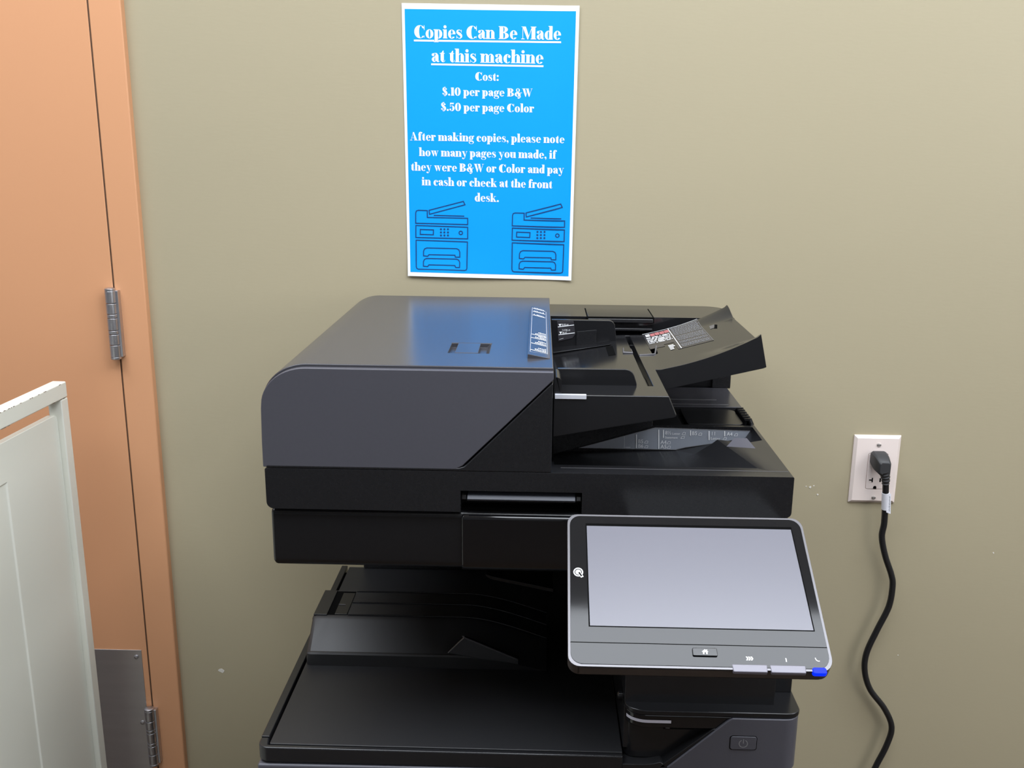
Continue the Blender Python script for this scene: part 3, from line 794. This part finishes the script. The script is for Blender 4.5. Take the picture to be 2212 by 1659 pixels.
k = Ink(lambda u, v: (u, -.3774, v)); k.strip(PLATE, .0006, closed=True); k.done('guide_outline', 'grey_ink', plt)
build('lit_facet', hull([(.2365, -.4640, 1.0886), (.2712, -.4700, 1.0886), (.2495, -.4450, 1.0943), (.2650, -.4450, 1.0943), (.2480, -.4440, 1.0800), (.2690, -.4440, 1.0800), (.2400, -.4640, 1.0840), (.2700, -.4690, 1.0800)]), 'grey', CP)  # small wedge; its lighter grey paints a lit face on the black lid
# rear platform, stop plate, coiled cable behind the recess
build('rear_platform', B(.021, .2915, -.2850, -.175, 1.0888, 1.0912), 'grey_top', CP, 0.0008)
for yy, xa, xb in ((-.2480, .17, .262), (-.2740, .17, .275)):
    build('platform_rib', B(xa, xb, yy-.001, yy+.001, 1.0910, 1.0918), 'trim_grey', CP, 0.0003)
build('stop_plate', PR(rrect(.2030, .2790, -.3660, -.2920, (.002, .010, .010, .002)), 'z', 1.0868, 1.0890), 'black_smooth', CP, 0.0008)
cb = bmesh.new()
for i in range(6):
    y = -.300-.011*i
    tube(cb, [(.2815, y, 1.0850), (.2825, y-.002, 1.0925), (.2870, y-.004, 1.0935), (.2900, y-.005, 1.0860)], .0034, 10)
build('ribbed_cable', cb, 'black_smooth', CP)

# ---- feeder head: black lower wedge, grey cover
build('feeder_body', PR([(-.3085, 1.0888), (.0180, 1.0888), (.0180, 1.1945), (-.0770, 1.0985), (-.0815, 1.0945), (-.0880, 1.0925), (-.3085, 1.0925)], 'y', -.5748, -.064), 'black', CP, 0.0014)
grey_out = [(-.3120, 1.0900), (-.3118, 1.1200), (-.3108, 1.1600)] + arc(-.2586, 1.1640, .0520, .0458, 177, 90, 14)[1:] + [(.0183, 1.2092), (.0183, 1.1975), (-.0775, 1.1010), (-.0830, 1.0955), (-.0900, 1.0915), (-.0960, 1.0900)]
cover = build('feeder_cover', PR(grey_out, 'y', -.5660, -.0620), 'grey_top', CP, 0.0012)
gi = [(-.3120, 1.0898), (-.3118, 1.1200), (-.3108, 1.1590)] + arc(-.2586, 1.1620, .0518, .0448, 177, 90, 14)[1:] + [(.0185, 1.2062), (.0185, 1.1972), (-.0775, 1.1008), (-.0830, 1.0952), (-.0900, 1.0912), (-.0960, 1.0898)]
build('front_panel', PR(gi, 'y', -.5745, -.5662), 'grey', CP, 0.0012, label='slate grey front panel with slanted right edge')
cut(cover, hull([(-.1065, -.4960, 1.2035), (-.0620, -.4960, 1.2035), (-.1065, -.4360, 1.2035), (-.0620, -.4360, 1.2035), (-.1065, -.4960, 1.22), (-.0475, -.4960, 1.22), (-.1065, -.4360, 1.22), (-.0475, -.4360, 1.22)]))
build('cover_latch', B(-.0985, -.0705, -.4945, -.4375, 1.2036, 1.2096), 'grey_top', CP, 0.0008)
wdg = build('scale_wedge', PR([(-.0115, 1.2085), (-.0112, 1.2142), (-.0105, 1.2145), (.0148, 1.2098), (.0148, 1.2085)], 'y', -.5200, -.1760), 'grey_top', CP, 0.0005)
sl = (1.2145-1.2098)/(.0148+.0105)
k = Ink(lambda u, v: (u, v, 1.2147-(u+.0105)*sl))
k.strip([(-.0085, -.504), (-.0085, -.190), (.0118, -.205), (.0118, -.500)], .0003, closed=True)
rn = random.Random(11)
for y0 in (-.196, -.222, -.252):
    k.strip([(-.0075, y0), (.0105, y0-.006)], .0022)
    for i in range(7): k.rect(-.0060+.0022*i, y0+.001-.0007*i, -.0048+.0022*i, y0+rn.uniform(.005, .010)-.0007*i)
for y0 in (-.395, -.418, -.452, -.492):
    k.strip([(-.0080, y0), (.0108, y0-.004)], .0022)
    for r_ in range(2):
        for i in range(7):
            if r_ == 1 and i < 2: continue
            x = -.0030+.0020*i; yy = y0+.004+.010*r_-.0006*i
            k.rect(x, yy, x+.0013, yy+rn.uniform(.004, .007))
k.done('scale_marks', 'white_ink', wdg)

# ---- rear rail with its hinge cover
rp = [(.0186, -.0580)] + [(.0186, -.1690), (.290, -.1690)] + arc(.268, -.088, .030, .0300, 0, 90, 8)
rp = [(.0186, -.0580), (.0186, -.1690), (.2970, -.1690), (.2970, -.0880)] + arc(.265, -.090, .032, .032, 0, 90, 8)
build('rear_rail', PR(rp, 'z', 1.0890, 1.1982), 'black_satin', CP, 0.004, 3)
build('hinge_cover', PR([(-.1690, 1.1988), (-.0960, 1.1990), (-.0960, 1.1900), (-.1780, 1.1900), (-.1790, 1.1915), (-.1780, 1.1965)], 'x', .0755, .1735), 'black_satin', CP, 0.001)
build('rail_gap', B(.0738, .1754, -.1760, -.0945, 1.1905, 1.1985), 'dark', CP)
build('rail_ledge', B(.060, .1725, -.1830, -.1690, 1.1790, 1.1830), 'black_smooth', CP, 0.001)
build('bracket_foot', B(.268, .2960, -.176, -.168, 1.0913, 1.140), 'black', CP, 0.001)

# ---- feed tray
ZB = 1.1766
blk = bmesh.new()
def ub(x): return 1.1269 + (1.1534-1.1269)*(x-.0195)/(.1586-.0195)     # sloping underside
front = [(.0190, ZB), (.1490, ZB+.0004), (.1585, 1.1550), (.1570, 1.1525), (.0190, 1.1269)]
prism(blk, front, 'y', -.5600, -.4265)
block = build('feed_tray', blk, 'black_satin', CP, 0.0014)
fl_ = bmesh.new()
# sloping floor between the guides, then the level part beyond them
prism(fl_, [(.0190, 1.1600), (.0700, 1.1690), (.1100, 1.1755), (.1290, 1.1764), (.1561, 1.1766), (.1600, 1.1500), (.0190, 1.1250)], 'y', -.4264, -.1990)
floor_ = build('feed_floor', fl_, 'black_satin', CP, 0.001)
build('feed_underside', hull([(.019, -.400, 1.0520), (.152, -.400, 1.0945), (.152, -.21, 1.0945), (.019, -.21, 1.0520), (.019, -.400, 1.1260), (.152, -.400, 1.1500), (.152, -.21, 1.1500), (.019, -.21, 1.1250)]), 'black', CP, 0.001)
cut(block, hull([(.0215, -.5110, 1.1700), (.1150, -.5110, 1.1740), (.0215, -.40, 1.1640), (.1150, -.40, 1.1730), (.0215, -.5110, 1.20), (.1150, -.5110, 1.20), (.0215, -.40, 1.20), (.1150, -.40, 1.20)]))
cut(block, B(.1300, .1362, -.5130, -.40, 1.1650, 1.20)); cut(floor_, B(.1298, .1362, -.44, -.2050, 1.1620, 1.20))
near = build('paper_guide', PR([(.0235, 1.1700), (.1172, 1.1700), (.1172, 1.1790)] + arc(.1020, 1.1855, .0125, .0110, 10, 90, 8) + [(.0235, 1.1962)], 'y', -.5125, -.5070), 'black_smooth', CP, 0.0009)
farg = build('paper_guide', PR([(.0195, 1.1580), (.1150, 1.1690), (.1140, 1.1780)] + arc(.1020, 1.1960, .0095, .0095, 10, 90, 8) + [(.0195, 1.2058)], 'y', -.2420, -.2360), 'black_smooth', CP, 0.0009)
build('guide_foot', hull([(.022, -.272, 1.1640), (.100, -.272, 1.1760), (.105, -.268, 1.1765), (.105, -.250, 1.1765), (.020, -.243, 1.1640), (.022, -.272, 1.1610), (.105, -.265, 1.1735), (.02, -.243, 1.161), (.105, -.243, 1.173)]), 'black_smooth', farg, 0.001)
build('guide_step', hull([(.056, -.2430, 1.168), (.085, -.2430, 1.170), (.085, -.2430, 1.192), (.056, -.2430, 1.189), (.0848, -.2450, 1.171), (.0848, -.2450, 1.192), (.056, -.2445, 1.169), (.056, -.2445, 1.189)]), 'black', farg, 0.0005)
gl = build('guide_label', PR([(.0276, 1.2036), (.0515, 1.2040), (.0545, 1.1850), (.0505, 1.1790), (.0300, 1.1738)], 'y', -.2428, -.2418), 'guide_label', farg, 0.0003, label='charcoal label with two white arrows')
k = Ink(lambda u, v: (u, -.2431, v))
def sheared(x, z, s_, h): k.text(s_, x, z, h, .55)
k.strip([(.0290, 1.1952), (.0522, 1.1985)], .0010); k.strip([(.0304, 1.1838), (.0535, 1.1870)], .0010)
for x, z in ((.0320, 1.1960), (.0332, 1.1847)): k.poly([(x, z), (x-.0022, z+.0036), (x+.0022, z+.0038)])
k.text('B5-B5-A4', .0345, 1.1972, .0028, .62); k.text('11-17-8½-14', .0352, 1.1893, .0030, .50); k.text('B4-A3', .0358, 1.1855, .0028, .62)
for i in range(6): k.rect(.0316+.0010*i, 1.1768+.0003*i, .0322+.0010*i, 1.1774+.0003*i)
k.done('guide_lettering', 'white_ink', gl)
build('white_label', B(.0205, .0560, -.5610, -.5560, 1.1722, 1.1772), 'light_label', CP, 0.0003, label='small pale label strip')
build('guide_post', PR(rrect(.0195, .0280, 1.1750, 1.1960, (.001, .001, .006, .003)), 'y', -.5560, -.5140), 'black_smooth', CP, 0.0008)
build('feed_slot', PR([(.0965, 1.1730), (.1060, 1.1744), (.1060, 1.1753), (.0965, 1.1738)], 'y', -.3350, -.2760), 'dark', CP)
# lock slider
sld = bmesh.new()
prism(sld, [(.1160, -.3280), (.1180, -.3000), (.1270, -.2990), (.1298, -.3060), (.1300, -.3300)], 'z', 1.1750, 1.1782)
tl = build('tray_lock', sld, 'trim_grey', CP, 0.0012)
build('lock_face', PR([(.1182, -.3262), (.1197, -.3018), (.1264, -.3010), (.1284, -.3070), (.1285, -.3280)], 'z', 1.1780, 1.1785), 'black_smooth', tl)

# document tray: rising, with flared side rims
def tz(x, y):
    pts = [(.1364, 1.1765), (.1561, 1.1768), (.1800, 1.1825), (.2256, 1.1950), (.2537, 1.2030), (.2810, 1.2110)]
    z = pts[-1][1]
    for (xa, za), (xb, zb) in zip(pts, pts[1:]):
        if x <= xb: z = za+(zb-za)*(x-xa)/(xb-xa); break
    g = max(0, (x-.185)/.095)
    e = min(y+.4263, -.2000-y)
    r = max(0, 1-e/.040); return z + .0125*g*g*(r*r*(3-2*r))
nx, ny = 22, 40
dt = bmesh.new(); top, bot = [], []
for i in range(nx+1):
    x = .1364+(.2810-.1364)*i/nx; tr, br = [], []
    for j in range(ny+1):
        y = -.4263+.2263*j/ny
        e = min(y+.4263, -.2-y); xx = x - (0.0030*max(0, 1-e/.03) if i == nx else 0)
        z = tz(x, y); tr.append(dt.verts.new((xx, y, z)))
        zb_ = 1.1480+(1.1838-1.1480)*max(0, (x-.150))/(.2888-.150)
        br.append(dt.verts.new((xx+(.0095*(x-.15)/.13 if x > .15 else 0), y, zb_)))
    top.append(tr); bot.append(br)
for i in range(nx):
    for j in range(ny):
        dt.faces.new((top[i][j], top[i+1][j], top[i+1][j+1], top[i][j+1])); dt.faces.new((bot[i][j], bot[i][j+1], bot[i+1][j+1], bot[i+1][j]))
    dt.faces.new((top[i][0], bot[i][0], bot[i+1][0], top[i+1][0])); dt.faces.new((top[i][ny], top[i+1][ny], bot[i+1][ny], bot[i][ny]))
for j in range(ny):
    dt.faces.new((top[0][j], top[0][j+1], bot[0][j+1], bot[0][j])); dt.faces.new((top[nx][j], bot[nx][j], bot[nx][j+1], top[nx][j+1]))
doc = build('document_tray', dt, 'black_satin', CP, 0.0012, smooth=28)
cut(doc, hull([(.1350, -.3405, 1.1620), (.1350, -.3040, 1.1620), (.1600, -.3370, 1.1640), (.1625, -.2960, 1.1640), (.1350, -.3410, 1.22), (.1350, -.3030, 1.22), (.1690, -.3405, 1.22), (.1660, -.2910, 1.22)]))
build('lock_rim', tube(bmesh.new(), [(x, y, tz(x, y)+.0004) for x, y in ((.1372, -.3420), (.1480, -.3405), (.1585, -.3385), (.1615, -.3200), (.1652, -.2930))], .0012, 8), 'trim_grey', doc)
k = Ink(lambda u, v: (u, v, tz(u, v)+.0004)); k.poly([(.2430, -.2710), (.2490, -.2680), (.2525, -.2480), (.2450, -.2500)]); k.done('tray_slot', 'trim_grey', doc)
k = Ink(lambda u, v: (u, v, tz(u, v)+.0003)); k.poly([(.2480, -.2715), (.2515, -.2760), (.2555, -.2540), (.2525, -.2480)]); k.done('tray_slot_shadow', 'dark', doc)
# caution label on the tray
def lab(u, v):      # u along the tray, v towards the front
    x = .1556+.0800*u + .0004*v; y = -.1990+(-.3400+.1990)*v
    return (x, y, tz(x, y)+.0007)
k = Ink(lambda u, v: Vector(lab(u, v)) - Vector((0, 0, .0003)))
for i in range(12):
    for j in range(12):
        if i < 5 and j > 7 and not (j < 9 and i < 3): continue
        k.rect(i/12, j/12, (i+1)/12, (j+1)/12)
cl = k.done('caution_label', 'guide_label', doc, 'dark caution label with fine print')
rn = random.Random(5)
kw, kr, kg = Ink(lab), Ink(lab), Ink(lab)
for i in range(10):
    kw.rect(i/10, -.004, (i+1)/10, .006)
    kw.rect(.462, i/10, .474, (i+1)/10)
for r_ in range(2):
    for c_ in range(5): (kr if c_ > 0 else kw).rect(.04+.085*c_, .06+.065*r_+.008*(c_ % 2), .115+.085*c_, .105+.065*r_+.008*(c_ % 2))
for r_ in range(6):
    x = .03
    while x < .43:
        w_ = rn.uniform(.02, .11); kw.rect(x, .225+.055*r_, min(x+w_, .44), .225+.055*r_+rn.uniform(.014, .036)); x += w_+rn.uniform(.008, .03)
for r_ in range(4): kw.rect(.30, .76+.055*r_, .30+rn.uniform(.06, .10), .79+.055*r_)
for r_ in range(29):
    x = .50
    if r_ in (12, 20, 24): continue
    while x < .965:
        w_ = rn.uniform(.012, .05); kg.rect(x, .035+.0318*r_, min(x+w_, .975), .035+.0318*r_+.017); x += w_+.009
for c_ in range(6): kg.rect(.99, c_/6, .996, (c_+1)/6)
kw.done('label_print', 'white_ink', cl); kr.done('label_warning_print', 'red_ink', cl); kg.done('label_fine_print', 'grey_ink', cl)

# ---- tilted touch-screen panel
TILT = math.radians(29.4)
PU, PV, PN = Vector((1, 0, 0)), Vector((0, math.cos(TILT), math.sin(TILT))), Vector((0, -math.sin(TILT), math.cos(TILT)))
PO_ = Vector((.1635, -.702, 1.0257))
def pan(u, v, w=0.0): return tuple(PO_ + PU*u + PV*v + PN*w)
def panel_prism(pts, w0, w1):
    bm = bmesh.new()
    A = [bm.verts.new(pan(u, v, w0)) for u, v in pts]; C = [bm.verts.new(pan(u, v, w1)) for u, v in pts]
    bm.faces.new(A); bm.faces.new(C[::-1]); n = len(pts)
    for i in range(n): bm.faces.new((A[i], C[i], C[(i+1) % n], A[(i+1) % n]))
    return bm
outer = [(-.1300+.009, -.1055)] + [(.1075, -.1055)] + arc(.1070, -.0905, .0125, .0150, 270, 360, 6) + [(.1215, .0640)] + arc(.1105, .0640, .0110, .0125, 0, 90, 6) + arc(-.1175, .0640, .0110, .0125, 90, 180, 6) + arc(-.1190, -.0945, .0110, .0110, 180, 270, 6)
cpn = build('control_panel', panel_prism(outer, -.014, -.0005), 'brown_edge', CP, 0.003, 3)
rimm = build('panel_rim', panel_prism(outer, -.0020, .0004), 'trim_grey', cpn, 0.0012)
def inset(P, d):
    cx = sum(p[0] for p in P)/len(P); cy = sum(p[1] for p in P)/len(P)
    return [(p[0]-math.copysign(min(d, abs(p[0]-cx)), p[0]-cx), p[1]-math.copysign(min(d, abs(p[1]-cy)), p[1]-cy)) for p in P]
ins = inset(outer, .0025)
bz = build('bezel', panel_prism([p if p[1] > -.0800 else p for p in ins], .0000, .0009), 'bezel', cpn, 0.0004)
build('bezel_seam', panel_prism([(-.1275, -.0806), (.1170, -.0806), (.1170, -.0798), (-.1275, -.0798)], .0005, .0010), 'dark', cpn)
build('screen_gap', panel_prism([(-.1095, -.0628), (.1090, -.0628), (.1092, .0640), (-.1092, .0640)], .0005, .0010), 'dark', cpn)
build('screen', panel_prism([(-.1082, -.0618), (.1078, -.0618), (.1080, .0605), (-.1081, .0605)], .0005, .0012), 'screen', cpn, label='blank pale grey touch screen')
hb = build('home_button', panel_prism(rrect(-.0118, .0117, -.0928, -.0842, .0015), .0008, .0026), 'black', cpn, 0.0007)
k = Ink(lambda u, v: pan(u, v, .0028))
k.poly([(-.0032, -.0886), (0, -.0860), (.0032, -.0886)])
k.rect(-.0022, -.0912, -.0008, -.0884); k.rect(.0008, -.0912, .0022, -.0884); k.rect(-.0022, -.0892, .0022, -.0884); k.rect(.0014, -.0872, .0022, -.0862)
k.done('home_symbol', 'white_ink', hb)
def sym(): return Ink(lambda u, v: pan(u, v, .0011))
k = sym()
for i in range(3):
    u = .0380+.0022*i; k.poly([(u, -.0918), (u+.0014, -.0918), (u+.0026, -.0938), (u+.0014, -.0958), (u, -.0958), (u+.0012, -.0938)])
k.done('start_symbol', 'white_ink', cpn)
k = sym(); k.rect(.0752, -.0966, .0762, -.0926); k.done('stop_symbol', 'white_ink', cpn)
k = sym(); k.ring(.1062, -.0920, .0030, .0034, .0008, .0008, 170, 290); k.done('sleep_symbol', 'white_ink', cpn)
k = sym()
k.ring(-.1183, .0008, .0050, .0054, .0012, .0013, 0, 360); k.ring(-.1183, .0008, .0029, .0031, .0029, .0031, 0, 360)
k.poly([(-.1192, .0004), (-.1166, .0016), (-.1130, -.0046), (-.1156, -.0060)])
k.done('card_reader_symbol', 'white_ink', cpn)
k = Ink(lambda u, v: pan(u, v, .0013)); k.poly([(-.1184, .0001), (-.1169, .0008), (-.1142, -.0038), (-.1157, -.0046)]); k.done('card_symbol', 'gloss', cpn)
for u0, u1 in ((.0238, .0572), (.0592, .0930)):
    build('key', panel_prism([(u0+.0008, -.1080), (u1-.0008, -.1080), (u1, -.1000), (u0, -.1000)], -.0035, .0012), 'key', cpn, 0.0010)
build('power_save_key', panel_prism(rrect(.0985, .1118, -.1082, -.1015, .0022), -.0040, .0014), 'blue_key', cpn, 0.0010, label='glowing blue key')
build('panel_arm', hull([pan(-.06, .02, -.013), pan(.10, .02, -.013), pan(-.06, .075, -.013), pan(.10, .075, -.013), (.110, -.575, .975), (.290, -.575, .975), (.110, -.575, 1.03), (.290, -.575, 1.03)]), 'black', CP, 0.001)
